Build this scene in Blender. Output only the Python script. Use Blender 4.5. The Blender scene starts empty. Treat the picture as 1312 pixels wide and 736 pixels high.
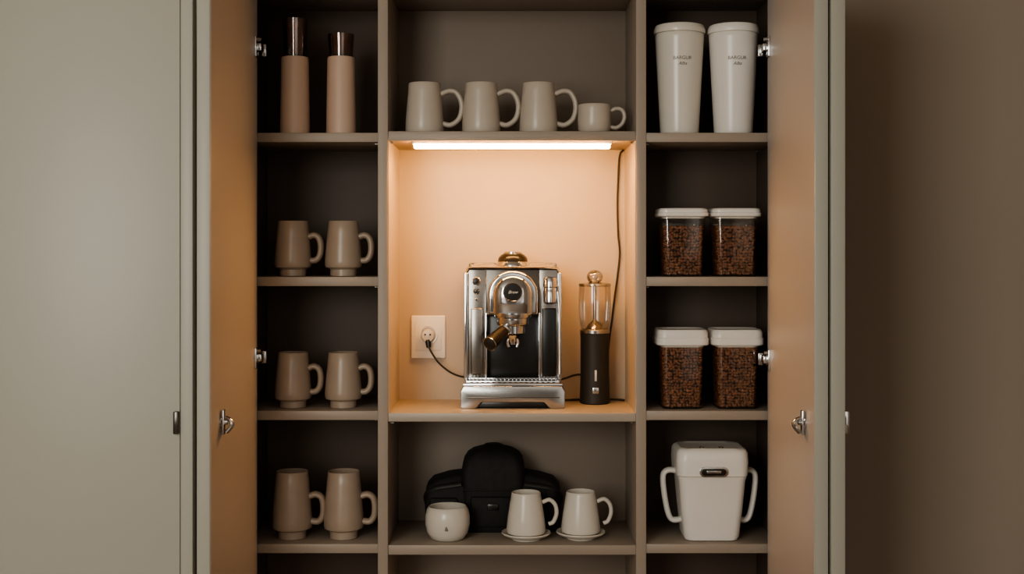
import bpy, bmesh, math, random
from mathutils import Vector, Matrix
random.seed(7)
scene = bpy.context.scene
D = 3.2      # camera distance to the cabinet front
ZC = 1.3     # camera height
VY = 320
S = 0.002
def K(y): return S*(D+y)/D
def X(px, y): return (px-656)*K(y)
def Z(py, y=0): return ZC+(VY-py)*K(y)

# ------------------------------------------------------------------ materials
def mat(name, col, rough=0.5, metal=0.0, noise=0.04, nscale=12, bump=0.0, bscale=200, stretch=None, **kw):
    m = bpy.data.materials.new(name); m.use_nodes = True
    nt = m.node_tree; b = nt.nodes['Principled BSDF']
    b.inputs['Roughness'].default_value = rough
    b.inputs['Metallic'].default_value = metal
    tc = nt.nodes.new('ShaderNodeTexCoord')
    mp = nt.nodes.new('ShaderNodeMapping')
    if stretch: mp.inputs['Scale'].default_value = stretch
    nt.links.new(tc.outputs['Object'], mp.inputs['Vector'])
    n = nt.nodes.new('ShaderNodeTexNoise'); n.inputs['Scale'].default_value = nscale
    n.inputs['Detail'].default_value = 4
    nt.links.new(mp.outputs[0], n.inputs['Vector'])
    r = nt.nodes.new('ShaderNodeValToRGB')
    r.color_ramp.elements[0].position = 0.3; r.color_ramp.elements[1].position = 0.7
    r.color_ramp.elements[0].color = [c*(1-noise) for c in col]+[1]
    r.color_ramp.elements[1].color = [min(1, c*(1+noise)) for c in col]+[1]
    nt.links.new(n.outputs['Fac'], r.inputs['Fac'])
    nt.links.new(r.outputs['Color'], b.inputs['Base Color'])
    if bump > 0:
        n2 = nt.nodes.new('ShaderNodeTexNoise'); n2.inputs['Scale'].default_value = bscale
        nt.links.new(mp.outputs[0], n2.inputs['Vector'])
        bp = nt.nodes.new('ShaderNodeBump'); bp.inputs['Strength'].default_value = bump
        bp.inputs['Distance'].default_value = 0.001
        nt.links.new(n2.outputs['Fac'], bp.inputs['Height'])
        nt.links.new(bp.outputs[0], b.inputs['Normal'])
    for k, v in kw.items():
        b.inputs[k.replace('_', ' ')].default_value = v
    return m

def thin_glass(name, tint, gl=0.12):
    m = bpy.data.materials.new(name); m.use_nodes = True
    nt = m.node_tree; nt.nodes.clear()
    o = nt.nodes.new('ShaderNodeOutputMaterial')
    t = nt.nodes.new('ShaderNodeBsdfTransparent'); t.inputs[0].default_value = tint+(1,)
    g = nt.nodes.new('ShaderNodeBsdfGlossy'); g.inputs['Roughness'].default_value = 0.06
    f = nt.nodes.new('ShaderNodeLayerWeight'); f.inputs['Blend'].default_value = 0.35
    mm = nt.nodes.new('ShaderNodeMath'); mm.operation = 'MULTIPLY_ADD'
    mm.inputs[1].default_value = 0.6; mm.inputs[2].default_value = gl*0.3
    nt.links.new(f.outputs['Fresnel'], mm.inputs[0])
    mx = nt.nodes.new('ShaderNodeMixShader')
    nt.links.new(mm.outputs[0], mx.inputs[0])
    nt.links.new(t.outputs[0], mx.inputs[1]); nt.links.new(g.outputs[0], mx.inputs[2])
    nt.links.new(mx.outputs[0], o.inputs[0])
    return m

def emis(name, col, st):
    m = bpy.data.materials.new(name); m.use_nodes = True
    b = m.node_tree.nodes['Principled BSDF']
    b.inputs['Base Color'].default_value = (0.9, 0.8, 0.7, 1)
    b.inputs['Emission Color'].default_value = col+(1,)
    b.inputs['Emission Strength'].default_value = st
    return m

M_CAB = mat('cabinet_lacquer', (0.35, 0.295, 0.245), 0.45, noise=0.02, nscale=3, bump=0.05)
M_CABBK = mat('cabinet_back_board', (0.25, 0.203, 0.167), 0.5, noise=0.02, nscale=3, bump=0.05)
M_CABSHADE = mat('cabinet_shaded_lacquer', (0.12, 0.088, 0.070), 0.5, noise=0.03, nscale=3, bump=0.05)  # cabinet lacquer darkened: shade of the side bays put into the colour
M_DOOR = mat('door_lacquer', (0.41, 0.40, 0.35), 0.42, noise=0.02, nscale=2, bump=0.05)
M_DOORIN = mat('door_inner_lacquer', (0.50, 0.47, 0.45), 0.40, noise=0.02, nscale=2, bump=0.05)
M_NICHEGLOW = mat('niche_glow_lacquer', (0.50, 0.42, 0.33), 0.4, noise=0.03, nscale=4, bump=0.05)  # cabinet taupe made lighter and warmer: LED glow put into the colour
M_NFLOOR = mat('niche_shelf_laminate', (0.42, 0.37, 0.315), 0.4, noise=0.03, nscale=4, bump=0.05)
M_WALL = mat('wall_paint', (0.40, 0.335, 0.275), 0.8, noise=0.03, nscale=1.5, bump=0.1)
M_FLOOR = mat('floor_wood', (0.25, 0.17, 0.11), 0.5, noise=0.2, nscale=6, stretch=(1, 8, 1))
M_CEIL = mat('ceiling_paint', (0.6, 0.57, 0.52), 0.9)
M_CHROME = mat('polished_chrome', (0.66, 0.67, 0.69), 0.10, 1.0, noise=0.02)
M_STEEL = mat('brushed_steel', (0.42, 0.41, 0.40), 0.20, 1.0, noise=0.08, nscale=60, stretch=(1, 1, 12))
M_MSTEEL = mat('satin_steel', (0.26, 0.24, 0.22), 0.24, 1.0, noise=0.08, nscale=60, stretch=(1, 1, 12))
M_DSTEEL = mat('dark_steel', (0.10, 0.09, 0.08), 0.25, 0.9, noise=0.08, nscale=40)
M_BLACK = mat('black_plastic', (0.010, 0.009, 0.008), 0.28)
M_BLACKM = mat('black_rubber', (0.02, 0.018, 0.016), 0.55)
M_FABRIC = mat('black_nylon', (0.010, 0.009, 0.009), 0.75, noise=0.3, nscale=80, bump=0.6, bscale=500)
M_TAUPE = mat('taupe_ceramic', (0.37, 0.295, 0.235), 0.32, noise=0.05, nscale=15)
M_STONE = mat('stone_ceramic', (0.52, 0.465, 0.40), 0.3, noise=0.04, nscale=15)
M_CREAM = mat('cream_ceramic', (0.68, 0.64, 0.58), 0.25, noise=0.02)
M_BEIGE = mat('beige_plastic', (0.58, 0.42, 0.325), 0.45, noise=0.02)
M_AMBER = thin_glass('smoked_amber_glass', (0.74, 0.54, 0.44), 0.4)
M_GLASS = thin_glass('clear_glass', (0.95, 0.93, 0.90), 0.15)
M_FROST = thin_glass('pale_knob_glass', (0.86, 0.82, 0.76), 0.9)
M_WHITE = mat('white_plastic', (0.82, 0.80, 0.76), 0.3, noise=0.01)
M_WHITE2 = mat('white_enamel', (0.70, 0.67, 0.61), 0.25, noise=0.01)
M_INK = mat('printed_ink', (0.10, 0.08, 0.07), 0.5)
M_BEAN = mat('roasted_beans', (0.27, 0.12, 0.065), 0.38, noise=0.45, nscale=90)
M_BEANC = mat('bean_core', (0.02, 0.01, 0.006), 0.8)
M_WOODH = mat('ebony_handle', (0.012, 0.009, 0.008), 0.42, noise=0.3, nscale=30, stretch=(1, 1, 6), Specular_IOR_Level=0.3)
M_LED = emis('led_diffuser', (1.0, 0.49, 0.155), 130)

# ------------------------------------------------------------------ builder
class B:
    def __init__(s): s.v=[]; s.f=[]; s.m=[]; s.mats=[]
    def mi(s, m):
        if m not in s.mats: s.mats.append(m)
        return s.mats.index(m)
    def add(s, vs, fs, m, M=None):
        o=len(s.v); i=s.mi(m)
        for p in vs:
            p=Vector(p)
            s.v.append(tuple(M@p) if M else tuple(p))
        for f in fs: s.f.append([a+o for a in f]); s.m.append(i)
    def bm(s, bm, m, M=None):
        bm.verts.ensure_lookup_table(); bm.verts.index_update()
        s.add([v.co.copy() for v in bm.verts], [[v.index for v in f.verts] for f in bm.faces], m, M); bm.free()
    def box(s, x0,x1,y0,y1,z0,z1, m, bev=0.0015, M=None, seg=2):
        b=bmesh.new(); bmesh.ops.create_cube(b, size=1)
        for v in b.verts:
            v.co=Vector(((x0+x1)/2+v.co.x*(x1-x0),(y0+y1)/2+v.co.y*(y1-y0),(z0+z1)/2+v.co.z*(z1-z0)))
        if bev>0: bmesh.ops.bevel(b, geom=b.edges[:], offset=bev, segments=seg, affect='EDGES', profile=0.5)
        s.bm(b,m,M)
    def lathe(s, prof, m, c=(0,0,0), seg=48, M=None):
        vs=[];fs=[];n=len(prof)
        for r,z in prof:
            for k in range(seg):
                a=2*math.pi*k/seg; vs.append((c[0]+r*math.cos(a),c[1]+r*math.sin(a),c[2]+z))
        for i in range(n-1):
            for k in range(seg):
                k2=(k+1)%seg
                fs.append([i*seg+k,i*seg+k2,(i+1)*seg+k2,(i+1)*seg+k])
        if prof[0][0]>1e-5: fs.append(list(range(seg))[::-1])
        if prof[-1][0]>1e-5: fs.append([(n-1)*seg+k for k in range(seg)])
        s.add(vs,fs,m,M)
    def prism(s, outline, y0, y1, m, bev=0.0, M=None, seg=2):
        # outline in XZ, extruded along Y
        b=bmesh.new()
        a=[b.verts.new((x,y0,z)) for x,z in outline]
        f=b.faces.new(a)
        r=bmesh.ops.extrude_face_region(b, geom=[f])
        for v in r['geom']:
            if isinstance(v,bmesh.types.BMVert): v.co.y=y1
        bmesh.ops.recalc_face_normals(b, faces=b.faces[:])
        if bev>0:
            ed=[e for e in b.edges if abs(e.verts[0].co.y-e.verts[1].co.y)<1e-7]
            bmesh.ops.bevel(b, geom=ed, offset=bev, segments=seg, affect='EDGES', profile=0.5)
        s.bm(b,m,M)
    def loft(s, secs, m, c=(0,0,0), cs=6, M=None, cap=(True,True)):
        # secs: (z,hx,hy,r[,cx,cy])
        vs=[];fs=[];n=4*(cs+1)
        for sc in secs:
            z,hx,hy,r=sc[:4]; ox,oy=(sc[4],sc[5]) if len(sc)>4 else (0,0)
            r=min(r,hx,hy)
            for q,(sx,sy) in enumerate([(1,1),(-1,1),(-1,-1),(1,-1)]):
                for k in range(cs+1):
                    a=math.pi/2*(q+k/cs)
                    vs.append((c[0]+ox+sx*(hx-r)+r*math.cos(a),c[1]+oy+sy*(hy-r)+r*math.sin(a),c[2]+z))
        for i in range(len(secs)-1):
            for k in range(n):
                k2=(k+1)%n; fs.append([i*n+k,i*n+k2,(i+1)*n+k2,(i+1)*n+k])
        if cap[0]: fs.append(list(range(n))[::-1])
        if cap[1]: fs.append([(len(secs)-1)*n+k for k in range(n)])
        s.add(vs,fs,m,M)
    def sweep(s, pts, rad, m, seg=12, wide=1.0, ref=Vector((0,1,0)), M=None):
        pts=[Vector(p) for p in pts]; n=len(pts); vs=[];fs=[]
        side=None
        for i,p in enumerate(pts):
            t=(pts[min(i+1,n-1)]-pts[max(i-1,0)]).normalized()
            if side is None:
                side=(ref-t*ref.dot(t))
                if side.length<1e-3: side=Vector((1,0,0))-t*t.x
            side=(side-t*side.dot(t)).normalized()
            nn=t.cross(side)
            r=rad(i/(n-1)) if callable(rad) else rad
            for k in range(seg):
                a=2*math.pi*k/seg
                vs.append(p+side*(r*wide*math.cos(a))+nn*(r*math.sin(a)))
        for i in range(n-1):
            for k in range(seg):
                k2=(k+1)%seg; fs.append([i*seg+k,i*seg+k2,(i+1)*seg+k2,(i+1)*seg+k])
        fs.append(list(range(seg))[::-1]); fs.append([(n-1)*seg+k for k in range(seg)])
        s.add(vs,fs,m,M)
    def ball(s, c, r, m, seg=24, M=None):
        if not isinstance(r,(tuple,list)): r=(r,r,r)
        b=bmesh.new(); bmesh.ops.create_uvsphere(b,u_segments=seg,v_segments=seg//2,radius=1)
        for v in b.verts: v.co=Vector((c[0]+v.co.x*r[0],c[1]+v.co.y*r[1],c[2]+v.co.z*r[2]))
        s.bm(b,m,M)
    def mesh(s, name, angle=38):
        me=bpy.data.meshes.new(name); me.from_pydata(s.v,[],s.f)
        for m in s.mats: me.materials.append(m)
        me.polygons.foreach_set('material_index', s.m)
        b=bmesh.new(); b.from_mesh(me); bmesh.ops.recalc_face_normals(b, faces=b.faces[:]); b.to_mesh(me); b.free()
        me.polygons.foreach_set('use_smooth',[True]*len(me.polygons))
        me.set_sharp_from_angle(angle=math.radians(angle)); me.update()
        return me
    def obj(s, name, loc=(0,0,0), rot=0, angle=38):
        return inst(s.mesh(name,angle), name, loc, rot)
def inst(me, name, loc=(0,0,0), rot=0, parent=None):
    o=bpy.data.objects.new(name, me); scene.collection.objects.link(o)
    o.location=loc; o.rotation_euler[2]=rot
    if parent: o.parent=parent
    return o
def crom(P, n=8):
    P=[Vector(p) for p in P]; Q=[P[0]*2-P[1]]+P+[P[-1]*2-P[-2]]; out=[]
    for i in range(1,len(Q)-2):
        a,b,c,d=Q[i-1],Q[i],Q[i+1],Q[i+2]
        for k in range(n):
            t=k/n
            out.append(0.5*((2*b)+(c-a)*t+(2*a-5*b+4*c-d)*t*t+(3*b-a-3*c+d)*t**3))
    out.append(P[-1]); return out
def AX(p, d):
    d=Vector(d).normalized()
    return Matrix.Translation(Vector(p)) @ d.to_track_quat('Z','Y').to_matrix().to_4x4()
def text_geo(bld, txt, size, m, fn, align='CENTER', shear=0):
    cu=bpy.data.curves.new('t','FONT'); cu.body=txt; cu.size=size; cu.align_x=align; cu.shear=shear
    o=bpy.data.objects.new('t',cu); scene.collection.objects.link(o)
    dg=bpy.context.evaluated_depsgraph_get(); dg.update()
    me=bpy.data.meshes.new_from_object(o.evaluated_get(dg))
    bld.add([fn(v.co.x,v.co.y) for v in me.vertices],[list(p.vertices) for p in me.polygons],m)
    bpy.data.objects.remove(o); bpy.data.curves.remove(cu); bpy.data.meshes.remove(me)

# ------------------------------------------------------------------ room
def slab(name,x0,x1,y0,y1,z0,z1,m):
    b=B(); b.box(x0,x1,y0,y1,z0,z1,m,bev=0); return b.obj(name)
slab('floor',-2.6,2.6,-4.8,0.42,-0.05,0,M_FLOOR)
slab('wall_back',-2.6,2.6,0.32,0.42,0,2.7,M_WALL)
slab('wall_right',2.6,2.7,-4.8,0.42,0,2.7,M_WALL)
slab('wall_left',-2.7,-2.6,-4.8,0.42,0,2.7,M_WALL)
slab('ceiling',-2.7,2.7,-4.8,0.42,2.7,2.8,M_CEIL)

# ------------------------------------------------------------------ cabinet
ZT=1.97
cab=bpy.data.objects.new('tall_cabinet',None); scene.collection.objects.link(cab)
def part(name,*a,m=M_CAB,bev=0.0015):
    b=B(); b.box(*a,m,bev=bev); o=b.obj(name); o.parent=cab; return o
part('side_panel_left',-0.71,-0.686,0.0,0.315,0.0,ZT+0.024,m=M_CABSHADE)
part('side_panel_right',0.686,0.71,0.0,0.315,0.0,ZT+0.024,m=M_CABSHADE)
part('top_panel',-0.686,0.686,0.0,0.315,ZT,ZT+0.024)
part('plinth',-0.686,0.686,0.03,0.05,0.0,0.08)
part('bottom_panel',-0.686,0.686,0.0,0.30,0.08,0.104)
part('divider_left',-0.344,-0.318,0.0,0.30,0.104,ZT)
part('divider_right',0.318,0.344,0.0,0.30,0.104,ZT)
part('back_panel_left',-0.686,-0.331,0.30,0.312,0.08,ZT,m=M_CABSHADE)
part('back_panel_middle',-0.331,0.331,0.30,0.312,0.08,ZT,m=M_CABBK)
part('back_panel_right',0.331,0.686,0.30,0.312,0.08,ZT,m=M_CABSHADE)
L1,L2,L3,L4=1.600,1.230,0.886,0.544
C1,C2,C3=1.604,0.880,0.541
for i,z in enumerate((L1,L2,L3,L4)):
    part('shelf_left_%d'%(i+1),-0.686,-0.344,0.004,0.30,z-0.024,z)
    part('shelf_right_%d'%(i+1),0.344,0.686,0.004,0.30,z-0.024,z)
part('shelf_middle_1',-0.318,0.318,0.004,0.30,C1-0.025,C1)
part('shelf_middle_2',-0.318,0.318,0.004,0.30,C2-0.022,C2,m=M_NFLOOR)
part('shelf_middle_3',-0.318,0.318,0.004,0.30,C3-0.025,C3)
# niche lining (thin sheets on back and sides, LED glow put into their colour)
part('niche_back_lining',-0.318,0.318,0.296,0.30,C2,C1-0.025,m=M_NICHEGLOW,bev=0)
part('niche_side_lining_left',-0.318,-0.316,0.004,0.296,C2,C1-0.025,m=M_NICHEGLOW,bev=0)
part('niche_side_lining_right',0.316,0.318,0.004,0.296,C2,C1-0.025,m=M_NICHEGLOW,bev=0)
b=B()
for sx in (-1,1):
    for z in (L1,L2,L3,L4):
        for yy in (0.03,0.26):
            b.lathe([(0.0,-0.007),(0.003,-0.006),(0.003,0.002)],M_STEEL,M=AX((sx*0.348,yy,z-0.027),(-sx,0,0)),seg=12)
            b.lathe([(0.0,-0.007),(0.003,-0.006),(0.003,0.002)],M_STEEL,M=AX((sx*0.682,yy,z-0.027),(sx,0,0)),seg=12)
    for z in (C1,C2,C3):
        b.lathe([(0.0,-0.007),(0.003,-0.006),(0.003,0.002)],M_STEEL,M=AX((sx*0.312,0.03,z-0.028),(sx,0,0)),seg=12)
o=b.obj('shelf_pins'); o.parent=cab
# LED light bar
b=B()
b.box(-0.256,0.256,0.008,0.034,C1-0.033,C1-0.0255,M_WHITE,bev=0.001)
b.box(-0.252,0.252,0.006,0.032,C1-0.043,C1-0.033,M_LED,bev=0.002)
b.obj('led_light_bar')

# ------------------------------------------------------------------ doors
def clip(b, x, y, z, sx, m=M_CHROME):
    # lever latch on inner face; sx = direction into the opening
    b.lathe([(0.0125,0),(0.0125,0.003),(0.007,0.006),(0.006,0.016),(0.0,0.017)],m,M=AX((x,y,z),(sx,0,0)),seg=24)
    b.box(x+sx*0.006-0.003,x+sx*0.006+0.003,y-0.008,y+0.008,z-0.028,z+0.028,m,bev=0.002)
    b.sweep(crom([(x+sx*0.012,y,z+0.010),(x+sx*0.024,y-0.004,z+0.004),(x+sx*0.026,y-0.006,z-0.008),(x+sx*0.014,y-0.004,z-0.022)]),0.0045,m,seg=10,wide=1.5)
def hinge(b,x,z,sx):
    b.box(x-0.002 if sx>0 else x-0.006, x+0.006 if sx>0 else x+0.002,-0.045,-0.004,z-0.026,z+0.026,M_CHROME,bev=0.0015)
    b.box(min(x+sx*0.004,x+sx*0.016),max(x+sx*0.004,x+sx*0.016),-0.032,0.030,z-0.010,z+0.010,M_CHROME,bev=0.003)
    b.box(min(x+sx*0.002,x+sx*0.020),max(x+sx*0.002,x+sx*0.020),0.012,0.03,z-0.018,z+0.014,M_STEEL,bev=0.002)
    b.lathe([(0,-0.001),(0.005,0),(0.005,0.012),(0,0.013)],M_STEEL,M=AX((x+sx*0.004,-0.036,z+0.018),(sx,0,0)),seg=16)
def leaf(name,x0,x1,y0,y1,mi,mo,inner):
    # inner: +1 => inner face is x1 side, -1 => inner face is x0 side
    b=B()
    b.box(x0,x1,y0,y1,0.02,ZT+0.02,mo,bev=0.002)
    if inner>0: b.box(x1-0.0005,x1+0.001,y0+0.004,y1-0.002,0.025,ZT+0.015,mi,bev=0)
    if inner<0: b.box(x0-0.001,x0+0.0005,y0+0.004,y1-0.002,0.025,ZT+0.015,mi,bev=0)
    return b
b=leaf('l',-0.682,-0.653,-0.50,-0.003,M_DOORIN,M_DOOR,1)
clip(b,-0.652,-0.405,0.914,1)
for z in (1.815,1.025): hinge(b,-0.652,z,1)
b.obj('cabinet_door')
b=leaf('r',0.655,0.684,-0.50,-0.003,M_DOORIN,M_DOOR,-1)
clip(b,0.654,-0.415,0.914,-1)
for z in (1.815,1.020): hinge(b,0.654,z,-1)
b.obj('cabinet_door')
# second leaf left : opened flat, facing the room
b=B()
b.box(-1.30,-0.718,-0.50,-0.472,0.02,ZT+0.02,M_DOOR,bev=0.002)
b.box(-0.7165,-0.690,-0.502,-0.472,0.02,ZT+0.02,M_DOOR,bev=0.002)
b.box(-0.7185,-0.716,-0.494,-0.474,0.02,ZT+0.02,M_BLACKM,bev=0)
b.box(-0.730,-0.719,-0.512,-0.500,Z(556,-.5),Z(527,-.5),M_DSTEEL,bev=0.002)
b.obj('cabinet_door')
# second leaf right : folded behind the first
b=B()
b.box(0.690,0.721,-0.50,0.02-0.02,0.02,ZT+0.02,M_DOOR,bev=0.002)
b.box(0.721,0.733,-0.49,-0.474,Z(558,-.5),Z(528,-.5),M_CHROME,bev=0.002)
b.obj('cabinet_door')

# ------------------------------------------------------------------ mugs
def mug_mesh(name, H, prof, hpts, m, hr, wide=1.5, wall=0.003, u=0.00207):
    b=B()
    P=[(r*u,z*u) for r,z in prof]
    top=P[-1]
    P+= [(top[0]-wall*0.4,top[1]+wall*0.5),(top[0]-wall,top[1])]
    inner=[(max(r*u-wall,0.004),z*u) for r,z in reversed(prof) if z>8][1:]
    P+=inner+[(0.0,inner[-1][1]-0.001)]
    b.lathe([(0,0)]+P,m)
    pts=crom([(x*u,0,z*u) for x,z in hpts],7)
    b.sweep(pts,hr*u,m,seg=14,wide=wide)
    return b.mesh(name)
profL=[(15,0),(16.5,0.8),(16.5,8.5),(18,10),(22.3,11.5),(23.3,14),(23.2,20),(21.8,38),(20,56),(18.8,69.3)]
hL=[(20,50),(27,52),(33,48),(35.2,38),(34.0,27),(29,20.5),(20,20)]
meL=mug_mesh('coffee_mug',70,profL,hL,M_TAUPE,4.0)
profL4=[(16,0),(17.5,0.8),(17.5,9.5),(19.5,11),(24.3,13),(25.3,16),(25,26),(23.3,48),(21.3,70),(20,84)]
hL4=[(22,53),(30,55),(37,51),(39.5,41),(38.5,28),(33,21),(23,21.5)]
meL4=mug_mesh('coffee_mug',86,profL4,hL4,M_TAUPE,4.2)
ym=0.075
for px in (375.5,440): inst(meL,'coffee_mug',(X(px,ym),ym,L2))
for px in (375.5,440): inst(meL,'coffee_mug',(X(px,ym),ym,L3))
for px in (374.5,440.5): inst(meL4,'coffee_mug',(X(px,ym),ym,L4))
profT=[(20,0),(23,1),(24.2,4),(24,14),(22.5,34),(20.8,52),(20.2,63)]
hT=[(20.5,50),(31,54),(40,52),(46,42),(47,30),(43,18),(33,11),(22,13)]
meT=mug_mesh('coffee_mug',63,profT,hT,M_STONE,3.4)
for px in (544,616.5,690): inst(meT,'coffee_mug',(X(px,ym),ym,C1))
profE=[(14,0),(18,1),(20.5,5),(21,14),(20.5,30),(20.3,35)]
hE=[(20,28),(28,31),(35,29),(38,21),(35,12),(28,7),(19,8)]
meE=mug_mesh('espresso_cup',35,profE,hE,M_STONE,2.6)
inst(meE,'espresso_cup',(X(761.5,0.06),0.06,C1))

# cups with saucers
def cup_saucer(name):
    u=0.00205; b=B()
    b.lathe([(0,0),(18*u,0),(19*u,2*u),(29*u,5.5*u),(31.5*u,8*u),(31*u,9.3*u),(28*u,8.3*u),(18*u,5*u),(0,4.6*u)],M_CREAM)
    P=[(15,5),(21,6),(24.5,9),(25,14),(23.5,28),(21,44),(19,56),(18.6,59)]
    Q=[(r*u,z*u) for r,z in P]
    Q+=[(17.8*u,60*u),(17*u,59*u)]+[((r-2)*u,z*u) for r,z in reversed(P[3:-1])]+[(0,12*u)]
    b.lathe([(0,5*u)]+Q,M_CREAM)
    b.sweep(crom([(21*u,0,47*u),(30*u,0,50*u),(37*u,0,44*u),(39*u,0,33*u),(35*u,0,22*u),(29*u,0,19*u)],7),2.7*u,M_CREAM,seg=12,wide=1.4)
    return b.mesh(name)
meC=cup_saucer('cup_and_saucer')
inst(meC,'cup_and_saucer',(X(674,0.075),0.075,C3))
inst(meC,'cup_and_saucer',(X(744,0.085),0.085,C3))
# small sugar bowl
u=0.00206; b=B()
P=[(17,0),(21,1.5),(26,9),(28.5,20),(28.3,30),(26.5,38),(24.5,41)]
Q=[(r*u,z*u) for r,z in P]+[(23.5*u,42*u),(22*u,41*u),(24*u,36*u),(25.5*u,28*u),(24*u,12*u),(0,6*u)]
b.lathe([(0,0)]+Q,M_CREAM)
text_geo(b,'&',0.016,M_INK,lambda x,y:(x,-math.sqrt((28.9*u)**2-x*x)-0.0004,y+16*u))
b.obj('sugar_bowl',(X(573.5,0.075),0.075,C3))

# ------------------------------------------------------------------ camera bag
b=B(); u=0.00212
# lower body: boxy case with softly rounded edges and sloping shoulders
b.loft([(0,82*u,0.060,0.02),(3*u,86*u,0.065,0.025),(38*u,87*u,0.066,0.025),(56*u,85*u,0.062,0.025),(64*u,78*u,0.055,0.025),(70*u,60*u,0.048,0.025),(72*u,48*u,0.04,0.02)],M_FABRIC)
# tall centre pocket with a flat-topped dome
b.loft([(0,38*u,0.070,0.02),(4*u,40*u,0.074,0.025),(78*u,40*u,0.072,0.025),(88*u,38*u,0.066,0.025),(96*u,33*u,0.058,0.025),(101*u,26*u,0.048,0.025),(104*u,17*u,0.034,0.02),(105*u,8*u,0.018,0.01)],M_FABRIC)
b.box(-28*u,28*u,-0.084,-0.060,8*u,46*u,M_FABRIC,bev=0.006)
b.sweep([(-38*u,-0.074,54*u),(0,-0.0755,54*u),(38*u,-0.074,54*u)],0.0018,M_BLACK,seg=8)
b.sweep(crom([(-16*u,0,98*u),(-11*u,0,106*u),(0,0,108*u),(11*u,0,106*u),(16*u,0,98*u)]),0.003,M_BLACKM,seg=8,wide=2.2)
b.box(-80*u,-44*u,-0.074,-0.05,10*u,44*u,M_FABRIC,bev=0.008)
b.box(44*u,80*u,-0.074,-0.05,10*u,44*u,M_FABRIC,bev=0.008)
b.sweep(crom([(-86*u,-0.02,30*u),(-87*u,-0.04,45*u),(-74*u,-0.062,56*u),(-40*u,-0.068,62*u)]),0.003,M_BLACKM,seg=8,wide=2.5)
b.sweep(crom([(86*u,-0.02,30*u),(87*u,-0.04,45*u),(74*u,-0.062,56*u),(40*u,-0.068,62*u)]),0.003,M_BLACKM,seg=8,wide=2.5)
b.box(-7*u,7*u,-0.089,-0.08,30*u,38*u,M_BLACK,bev=0.002)
b.obj('camera_bag',(X(632,0.21),0.215,C3))

# ------------------------------------------------------------------ left tumblers
def tumbler(h1,h2):
    b=B(); u=0.00207
    b.lathe([(0,0),(17.3*u,0),(18.8*u,1.2*u),(18.7*u,5*u),(17.3*u,(h1-3)*u),(16.8*u,h1*u),(15*u,(h1+0.5)*u),(0,(h1+0.5)*u)],M_BEIGE)
    b.lathe([(14.4*u,(h1+0.6)*u),(14.8*u,(h1+3)*u),(15.6*u,(h1+h2*0.6)*u),(16.6*u,(h1+h2)*u),(16.0*u,(h1+h2)*u),(15*u,(h1+h2*0.6)*u),(14*u,(h1+4)*u),(0,(h1+2)*u)],M_AMBER)
    b.lathe([(11*u,(h1+2.5)*u),(12*u,(h1+6)*u),(12.8*u,(h1+h2*0.75)*u),(0,(h1+h2*0.76)*u)],M_AMBER)
    return b
tumbler(98,48).obj('travel_tumbler',(X(378,0.07),0.07,L1))
tumbler(98,29).obj('travel_tumbler',(X(437,0.07),0.07,L1))

# ------------------------------------------------------------------ white tall canisters
def tall(m):
    b=B(); u=0.00206
    def R(z): return (24.3+ (31.0-24.3)*min(1,z/126))*u
    prof=[(0,0),(22.5*u,0),(24*u,1.5*u)]+[(R(z),z*u) for z in (4,30,60,90,122,127)]+[(30*u,128.5*u),(0,128.5*u)]
    b.lathe(prof,m,seg=64)
    b.lathe([(29*u,128.5*u),(32.2*u,129*u),(32.8*u,131*u),(32.6*u,134*u),(31.6*u,137*u),(30.5*u,139*u),(28*u,140*u),(26.5*u,138.6*u),(0,138.6*u)],m,seg=64)
    def wrap(h):
        def f(x,y):
            r=R(h)+0.0009; return (x,-math.sqrt(r*r-x*x),h*u+y)
        return f
    text_geo(b,'BARGUR',0.0125,M_INK,wrap(93))
    text_geo(b,'Alba',0.012,M_INK,wrap(86),shear=0.4)
    return b.mesh('tall_canister')
inst(tall(M_WHITE2),'tall_canister',(X(870.5,0.08),0.08,L1))
inst(tall(M_WHITE),'tall_canister',(X(939.5,0.08),0.08,L1))

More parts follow.
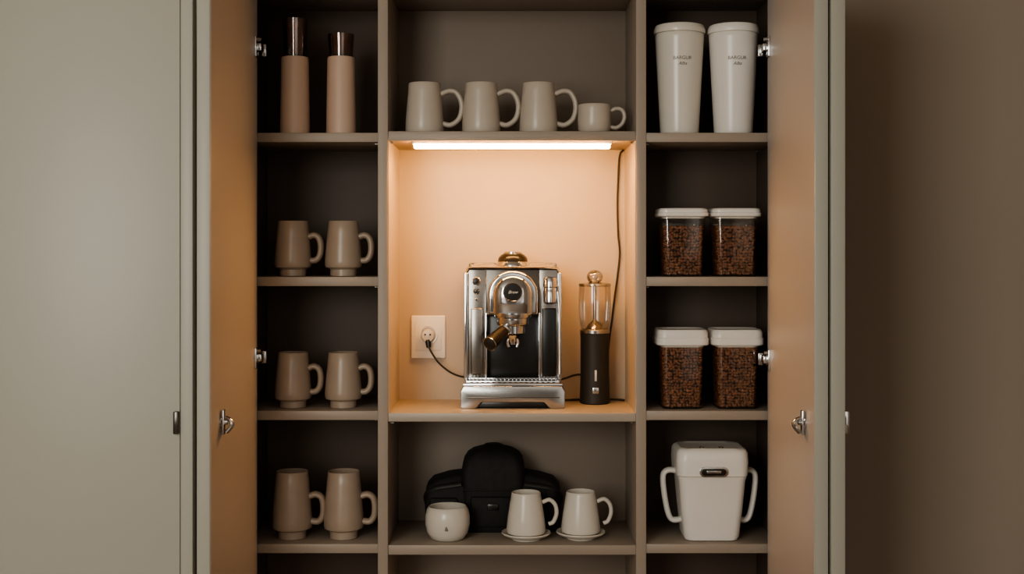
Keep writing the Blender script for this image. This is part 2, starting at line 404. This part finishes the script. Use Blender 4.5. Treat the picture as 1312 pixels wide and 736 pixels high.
# ------------------------------------------------------------------ coffee bean jars
def bean_jar(H, fill, lidh, wb, wt, wl):
    b=B(); u=0.00206
    h=H*u; a0=wb*u; a1=wt*u; rc=9*u
    b.loft([(0,a0-0.003,a0-0.003,rc),(0.0015,a0-0.0008,a0-0.0008,rc),(0.004,a0,a0,rc),(h*0.5,(a0+a1)/2,(a0+a1)/2,rc),(h,a1,a1,rc)],M_GLASS,cap=(True,False))
    def A(z): return a0+(a1-a0)*z/h-0.0035
    zf=fill*u
    b.loft([(0.005,A(0)-0.006,A(0)-0.006,rc*0.7),(zf-0.006,A(zf)-0.006,A(zf)-0.006,rc*0.7)],M_BEANC)
    ico=bmesh.new(); bmesh.ops.create_icosphere(ico,subdivisions=2,radius=1); ico.verts.ensure_lookup_table()
    iv=[]
    for v in ico.verts:
        c=v.co.copy()
        if c.z>0: c.z*= (0.55+0.45*min(1,abs(c.y)*2.2))
        iv.append(c)
    iff=[[v.index for v in f.verts] for f in ico.faces]; ico.free()
    def bean(p):
        e=Matrix.Rotation(random.uniform(0,6.28),4,'X')@Matrix.Rotation(random.uniform(0,6.28),4,'Z')@Matrix.Rotation(random.uniform(-1,1),4,'Y')
        M=Matrix.Translation(p)@e@Matrix.Diagonal((0.0056,0.0042,0.0036,1))
        b.add([M@c for c in iv],iff,M_BEAN)
    st=0.0078
    nz=int((zf-0.010)/st); 
    for iz in range(nz+1):
        z=0.009+iz*st; a=A(z)-0.0045; nx=int(2*a/st)
        for ix in range(nx+1):
            t=-a+2*a*(ix+0.5)/(nx+1)
            j=lambda q=0.0022: random.uniform(-q,q)
            lim=a-rc*0.25
            for face in range(4):
                if face==2: continue
                tt=max(-lim,min(lim,t+j())); zz=z+j()
                dd=a+j(0.001)
                if abs(tt)>a-rc*0.5: dd-=0.003
                p=[(tt,-dd,zz),(dd,tt,zz),(tt,dd,zz),(-dd,tt,zz)][face]
                bean(Vector(p))
    a=A(zf)-0.006; n=int(2*a/st)
    for i in range(n+1):
        for k in range(n+1):
            bean(Vector((-a+2*a*i/n,-a+2*a*k/n,zf-0.004+random.uniform(-0.002,0.003))))
    w=wl*u; lh=lidh*u; rl=11*u
    b.loft([(h-0.004,a1-0.0025,a1-0.0025,rc),(h,a1-0.002,a1-0.002,rc),(h+0.0005,w-0.003,w-0.003,rl),(h+0.003,w-0.0005,w-0.0005,rl),(h+lh*0.45,w,w,rl),(h+lh*0.52,w-0.0022,w-0.0022,rl),(h+lh*0.85,w-0.0025,w-0.0025,rl),(h+lh,w-0.006,w-0.006,rl),(h+lh*0.93,w-0.010,w-0.010,rl)],M_WHITE)
    return b.mesh('coffee_bean_jar')
yj=0.085
j1=bean_jar(75,63,11,25.5,28,32)
for px in (872.5,939.5): inst(j1,'coffee_bean_jar',(X(px,yj),yj,L2))
j2=bean_jar(80,77,20,25.5,28,33)
for px in (871.5,941): inst(j2,'coffee_bean_jar',(X(px,yj),yj,L3))

# ------------------------------------------------------------------ white two-handled jug
b=B(); u=0.00207
b.loft([(0,30*u,24*u,10*u),(1.5*u,33*u,27*u,11*u),(6*u,35*u,28*u,11*u),(40*u,38.5*u,31*u,11*u),(76*u,41.5*u,34*u,11*u),(80*u,42.8*u,35*u,11.5*u),(82*u,43*u,35.5*u,12*u)],M_WHITE,cs=8)
b.loft([(82*u,42.3*u,35*u,12*u),(83*u,44.2*u,36.5*u,12*u),(100*u,45.2*u,37*u,13*u),(111*u,44.5*u,36.5*u,13*u),(115*u,42.5*u,34*u,13*u),(117*u,39*u,30*u,12*u),(116*u,34*u,26*u,11*u)],M_WHITE,cs=8)
def pill(hx,hz,n=10):
    o=[]
    for k in range(n+1):
        a=-math.pi/2+math.pi*k/n; o.append((hx-hz+hz*math.cos(a),hz*math.sin(a)))
    for k in range(n+1):
        a=math.pi/2+math.pi*k/n; o.append((-(hx-hz)+hz*math.cos(a),hz*math.sin(a)))
    return o
T=Matrix.Translation((0,0,89*u))
b.prism(pill(18*u,6.2*u),-39.2*u,-36*u,M_STEEL,bev=0.0008,M=T)
b.prism(pill(15.5*u,4.2*u),-39.6*u,-37*u,M_BLACK,bev=0.0004,M=T)
b.box(-9*u,9*u,-40.4*u,-39*u,87.5*u,91*u,M_STEEL,bev=0.001)
for s in (-1,1):
    b.sweep(crom([(s*40*u,0,84*u),(s*52*u,0,85*u),(s*58.5*u,0,78*u),(s*57*u,0,55*u),(s*52*u,0,30*u),(s*46*u,0,22*u),(s*35*u,0,23*u)]),3.6*u,M_WHITE,seg=14,wide=2.0)
for dx in (-12,12): b.lathe([(0,0),(3*u,0),(2.6*u,1*u),(0,1.2*u)],M_STEEL,c=(dx*u,-18*u,116*u),seg=16)
b.obj('two_handled_jug',(X(908.5,0.085),0.085,L4))

# ------------------------------------------------------------------ espresso machine
u=0.00206; b=B()
YF=0.0
base=[(-66,0),(-48,0),(-45,3),(-40,8.5),(40,8.5),(45,3),(48,0),(66,0),(67,3),(67,22),(63,29),(-63,29),(-67,22),(-67,3)]
b.prism([(x*u,z*u) for x,z in base],YF,0.185,M_STEEL,bev=0.0022,seg=3)
b.box(-60*u,60*u,-0.0008,0.01,14*u,15.2*u,M_DSTEEL,bev=0.0003)
b.box(-44*u,44*u,0.012,0.18,1*u,9*u,M_BLACK,bev=0.001)
b.box(-64*u,64*u,0.004,0.18,29*u,32*u,M_CHROME,bev=0.0015)
b.box(-60*u,60*u,0.002,0.07,32*u,36*u,M_CHROME,bev=0.0018)
b.box(-57*u,57*u,0.005,0.068,35.3*u,36.3*u,M_BLACK,bev=0.0003)
for i in range(23):
    x=(-55+i*5)*u; b.box(x-0.0016,x+0.0016,0.005,0.068,36*u,37.5*u,M_CHROME,bev=0.0005)
b.box(-57*u,57*u,0.034,0.037,36.2*u,37.8*u,M_CHROME,bev=0.0004)
for i in range(16):
    x=(-52.5+i*7)*u; b.box(x-0.0035,x+0.0035,0.0008,0.003,33.2*u,34.6*u,M_BLACK,bev=0.0003)
def rrtop(hx,z0,z1,r,n=8):
    o=[(-hx,z0),(hx,z0)]
    for k in range(n+1):
        a=math.pi/2*k/n; o.append((hx-r+r*math.cos(a),z1-r+r*math.sin(a)))
    for k in range(n+1):
        a=math.pi/2+math.pi/2*k/n; o.append((-hx+r+r*math.cos(a),z1-r+r*math.sin(a)))
    return [(x*u,z*u) for x,z in o]
b.prism(rrtop(62,32,180,9),0.075,0.185,M_STEEL,bev=0.002,seg=3)
def col(x0,x1,z0,z1,y0,y1,m,bev=0.003): b.box(x0*u,x1*u,y0,y1,z0*u,z1*u,m,bev=bev,seg=3)
col(-63,-57.5,36,174,0.030,0.09,M_CHROME,0.0025)
col(57.5,63,36,174,0.030,0.09,M_CHROME,0.0025)
b.sweep([( -60.2*u,0.060,166*u)]+crom([(-60.2*u,0.060,170*u),(-58*u,0.060,177*u),(-51*u,0.060,180*u),(0,0.060,180*u),(51*u,0.060,180*u),(58*u,0.060,177*u),(60.2*u,0.060,170*u)],6),2.9*u,M_CHROME,seg=12,wide=4.6)
col(-58,-34,36,178,0.038,0.09,M_MSTEEL,0.002)
col(34,58,36,178,0.038,0.09,M_MSTEEL,0.002)
col(-36,36,118,178,0.040,0.09,M_DSTEEL,0.002)
col(-36,-33,36,122,0.034,0.09,M_CHROME,0.0015)
col(33,36,36,122,0.034,0.09,M_CHROME,0.0015)
col(-34,34,36,120,0.066,0.08,M_BLACK,0.001)
col(-54,-38,42,128,0.034,0.05,M_MSTEEL,0.003)
col(38,56,40,128,0.034,0.05,M_BLACK,0.003)
def arch(hx,z0,zs,zt,n=20):
    o=[(-hx,z0),(hx,z0),(hx,zs)]
    for k in range(1,n):
        a=math.pi*k/n; o.append((hx*math.cos(a),zs+(zt-zs)*math.sin(a)))
    o.append((-hx,zs)); return [(x*u,z*u) for x,z in o]
b.prism(arch(32,121,147,177),-0.014,0.06,M_CHROME,bev=0.008,seg=5)
# bulging barrel-shaped group cover with domed top
pr=[(0,120.5*u),(23*u,120.5*u),(25*u,122*u),(25*u,146*u)]
for k in range(1,11):
    a=math.pi/2*k/10; pr.append((25*u*math.cos(a) if k<10 else 0,(146+25*math.sin(a))*u))
b.lathe(pr,M_CHROME,seg=56,M=Matrix.Translation((0,-0.012,0))@Matrix.Diagonal((1,0.36,1,1)))
b.lathe([(0,-0.008),(12.5*u,-0.008),(12.5*u,0.002),(11.5*u,0.0035),(10.8*u,0.002),(0,0.002)],M_CHROME,M=AX((0,-0.0315,150*u),(0,-1,0)),seg=40)
b.lathe([(0,0),(10.6*u,0),(10.4*u,0.0012),(0,0.0016)],M_BLACK,M=AX((0,-0.0335,150*u),(0,-1,0)),seg=40)
text_geo(b,'Brew',0.0115,M_WHITE,lambda x,y:(x,-0.0354,y+148.2*u),shear=0.4)
b.lathe([(0,95*u),(13*u,95*u),(15.5*u,97*u),(16*u,106*u),(19.5*u,107.5*u),(20.5*u,109*u),(20.5*u,116*u),(23*u,117*u),(24*u,119*u),(24*u,123*u),(0,123*u)],M_CHROME,c=(0,0.008,0))
b.lathe([(0,82*u),(3*u,82*u),(4*u,86*u),(6*u,90*u),(9*u,94*u),(0,96*u)],M_CHROME,c=(0,0.008,0),seg=24)
for s in (-1,1):
    b.sweep(crom([(0,0.008,90*u),(s*5*u,0.008,89*u),(s*6.5*u,0.008,84*u),(s*5*u,0.008,79*u)],5),2.2*u,M_CHROME,seg=10)
hs=Vector((-6*u,-0.010,106*u)); he=Vector((-29*u,-0.078,86*u))
Ld=(he-hs); L=Ld.length
b.lathe([(0,0),(4.5*u,0),(4.5*u,L*0.10),(7*u,L*0.14),(8.4*u,L*0.18),(8.4*u,L*0.24),(7.6*u,L*0.26)],M_CHROME,M=AX(hs,Ld),seg=28)
b.lathe([(0,L*.24),(7.4*u,L*0.25),(8.0*u,L*0.5),(9*u,L*0.85),(9.0*u,L*0.95),(0,L*0.96)],M_WOODH,M=AX(hs,Ld),seg=28)
b.lathe([(9*u,L*0.96),(9.5*u,L*0.97),(9.4*u,L*1.00),(8.4*u,L*1.01),(7.4*u,L*1.005)],M_STEEL,M=AX(hs,Ld),seg=28)
b.lathe([(0,L*0.99),(8.2*u,L*0.99),(8.2*u,L*1.02),(6.5*u,L*1.05),(0,L*1.06)],M_BLACKM,M=AX(hs,Ld),seg=28)
for (dx,dz,r,m) in ((-47,163,5.5,M_CHROME),(-47,150,4,M_CHROME),(-47,139,2,M_WHITE)):
    b.lathe([(0,0),(r*u,0),(r*u,0.004),(r*0.8*u,0.006),(r*0.7*u,0.005),(0,0.005)],m,M=AX((dx*u,0.037,dz*u),(0,-1,0)),seg=28)
    b.lathe([(0,0),(r*0.6*u,0),(r*0.5*u,0.0035),(0,0.004)],M_BLACK,M=AX((dx*u,0.033,dz*u),(0,-1,0)),seg=20)
b.lathe([(0,134*u),(6*u,134*u),(8.5*u,136*u),(8.8*u,150*u),(8*u,152*u),(8*u,155*u),(9*u,156*u),(9*u,166*u),(8*u,168*u),(0,169*u)],M_CHROME,c=(48*u,0.026,0),seg=28)
b.sweep(crom([(58*u,0.024,150*u),(60*u,0.022,120*u),(60*u,0.020,90*u),(60*u,0.018,60*u),(60*u,0.016,44*u)],6),1.6*u,M_CHROME,seg=10)
b.sweep([(50*u,0.03,158*u),(58*u,0.026,156*u),(58*u,0.024,150*u)],1.6*u,M_CHROME,seg=10)
for s in (-1,1):
    b.sweep(crom([(s*56*u,0.055,180*u),(s*56*u,0.055,185*u),(s*55*u,0.09,186*u),(s*55*u,0.17,186*u),(s*55*u,0.175,180*u)],5),1.3*u,M_CHROME,seg=8)
b.sweep([(-55*u,0.175,185*u),(0,0.175,185*u),(55*u,0.175,185*u)],1.3*u,M_CHROME,seg=8)
b.box(-56*u,56*u,0.05,0.18,179.5*u,182*u,M_STEEL,bev=0.001)
b.lathe([(0,181*u),(22*u,181*u),(22*u,184*u),(20.5*u,187*u),(20*u,188*u)],M_CHROME,c=(0,0.09,0))
b.lathe([(20*u,187.5*u),(19*u,193*u),(15.5*u,197*u),(11*u,199.5*u)],M_BLACK,c=(0,0.09,0))
b.lathe([(12.5*u,198.5*u),(12.5*u,200.5*u),(8*u,202*u),(0,202.5*u)],M_CHROME,c=(0,0.09,0))
mach_y=0.088
b.obj('espresso_machine',(X(657,mach_y),mach_y,C2))

# ------------------------------------------------------------------ grinder
b=B(); u=0.00213
b.lathe([(0,0),(18*u,0),(19.5*u,1.2*u),(19.3*u,6*u),(18.4*u,40*u),(18.4*u,86*u),(18.8*u,90*u),(0,90*u)],M_BLACKM)
b.lathe([(19*u,90*u),(19.4*u,90.5*u),(19.4*u,94*u),(18*u,95.5*u),(0,95.5*u)],M_STEEL)
b.lathe([(17.5*u,95.6*u),(18.8*u,100*u),(20.2*u,112*u),(20.8*u,125*u),(20.6*u,146*u),(20*u,151*u)],M_GLASS)
b.lathe([(0,96*u),(12*u,96*u),(8*u,102*u),(3*u,106*u),(2*u,108*u),(2*u,150*u),(0,150*u)],M_STEEL,seg=20)
b.lathe([(0,150*u),(20.6*u,150*u),(21*u,151.5*u),(20.5*u,153.5*u),(12*u,154.5*u),(5*u,156*u),(0,156*u)],M_FROST)
b.ball((0,0,162*u),(10.5*u,10.5*u,9*u),M_FROST,seg=32)
b.lathe([(0,154*u),(4*u,154*u),(3*u,160*u),(5*u,164*u),(0,165*u)],M_CREAM,seg=20)
b.box(-1.3*u,1.3*u,-19.2*u,-18*u,30*u,44*u,M_CREAM,bev=0.0003)
b.box(-4*u,4*u,-19.6*u,-18*u,14*u,22*u,M_STEEL,bev=0.001)
gy=0.215
b.obj('coffee_grinder',(X(762,gy),gy,C2))

# ------------------------------------------------------------------ outlet and cords
yb=0.296
b=B(); u=K(yb)
b.box(-22*u,22*u,-0.009,0,-27.5*u,27.5*u,M_WHITE,bev=0.004,seg=3)
b.box(-17*u,17*u,-0.011,-0.008,-17*u,20*u,M_WHITE,bev=0.002)
b.lathe([(0,0.001),(9.5*u,0.001),(10*u,0.006),(12*u,0.0065),(12.5*u,0)],M_WHITE,M=AX((0,-0.0105,3*u),(0,-1,0)),seg=36)
b.lathe([(0,0.001),(8.5*u,0.001),(8.5*u,0.014),(7*u,0.024),(0,0.026)],M_CREAM,M=AX((0,-0.0105,2*u),(0,-1,0)),seg=30)
for dx in (-3.2,3.2): b.lathe([(0,0),(1.3*u,0),(1.2*u,0.001),(0,0.0012)],M_BLACK,M=AX((dx*u,-0.0365,4*u),(0,-1,0)),seg=12)
b.lathe([(0,0),(4*u,0),(3*u,10*u),(0,10.5*u)],M_BLACK,M=AX((0,-0.028,-3*u),(0.15,-0.2,-1)),seg=16)
b.obj('wall_outlet',(X(549,yb),yb,Z(432,yb)))
def cord(name,pts,r=0.0028):
    b=B(); P=crom([(X(px,y),y,Z(py,y)) for px,py,y in pts],10); b.sweep(P,r,M_BLACKM,seg=10); return b.obj(name)
cord('power_cord',[(549,444,.262),(553,452,.255),(562,465,.25),(575,476,.25),(588,482,.25),(604,485,.25),(612,488,.24)])
cord('power_cord',[(799,192,.275),(794,200,.285),(792,230,.290),(791,262,.290),(792,300,.290),(794,325,.290),(791,355,.290),(787,385,.290),(784,410,.290),(781,432,.290),(778,460,.290),(774,485,.288)])
fl=lambda y: VY+(ZC-C2-0.004)/K(y)
cord('power_cord',[(712,488,.24),(724,485,.25),(736,481,.26),(745,481,.27),(752,490,.275),(762,fl(.275),.275),(775,fl(.272),.272),(790,fl(.262),.262),(800,fl(.25),.25)])
cord('power_cord',[(712,fl(.25),.25),(724,fl(.25),.25),(733,fl(.255),.255),(742,fl(.262),.262),(752,fl(.266),.266)],r=0.003)

# ------------------------------------------------------------------ lights
def area(name,loc,target,size,power,col,sy=None):
    l=bpy.data.lights.new(name,'AREA'); l.energy=power; l.color=col; l.size=size
    if sy: l.shape='RECTANGLE'; l.size_y=sy
    o=bpy.data.objects.new(name,l); scene.collection.objects.link(o); o.location=loc
    o.rotation_euler=(Vector(target)-Vector(loc)).to_track_quat('-Z','Y').to_euler(); return o
area('window_light',(-1.5,-4.2,1.75),(0.0,0,1.2),1.3,62,(1.0,0.98,0.88),1.6)
w=bpy.data.worlds.new('reflection_world'); scene.world=w; w.use_nodes=True
nt=w.node_tree; bg=nt.nodes['Background']
tc=nt.nodes.new('ShaderNodeTexCoord'); n=nt.nodes.new('ShaderNodeTexNoise'); n.inputs['Scale'].default_value=2.5; n.inputs['Detail'].default_value=1  # invented patchy surroundings, added to vary the chrome reflections
r=nt.nodes.new('ShaderNodeValToRGB'); r.color_ramp.elements[0].position=0.42; r.color_ramp.elements[1].position=0.62
r.color_ramp.elements[0].color=(0.12,0.10,0.085,1); r.color_ramp.elements[1].color=(1.3,1.18,1.02,1)
nt.links.new(tc.outputs['Generated'],n.inputs['Vector']); nt.links.new(n.outputs['Fac'],r.inputs['Fac']); nt.links.new(r.outputs['Color'],bg.inputs[0])
bg.inputs[1].default_value=0.9

# ------------------------------------------------------------------ camera
cam=bpy.data.cameras.new('camera'); co=bpy.data.objects.new('camera',cam); scene.collection.objects.link(co)
co.location=(0,-D,ZC); co.rotation_euler=(math.pi/2,0,0)
cam.sensor_width=36; cam.lens=36*D/(1312*S); cam.shift_y=-(368-VY)/1312
scene.camera=co
scene.view_settings.view_transform='AgX'
scene.view_settings.look='AgX - Medium High Contrast'
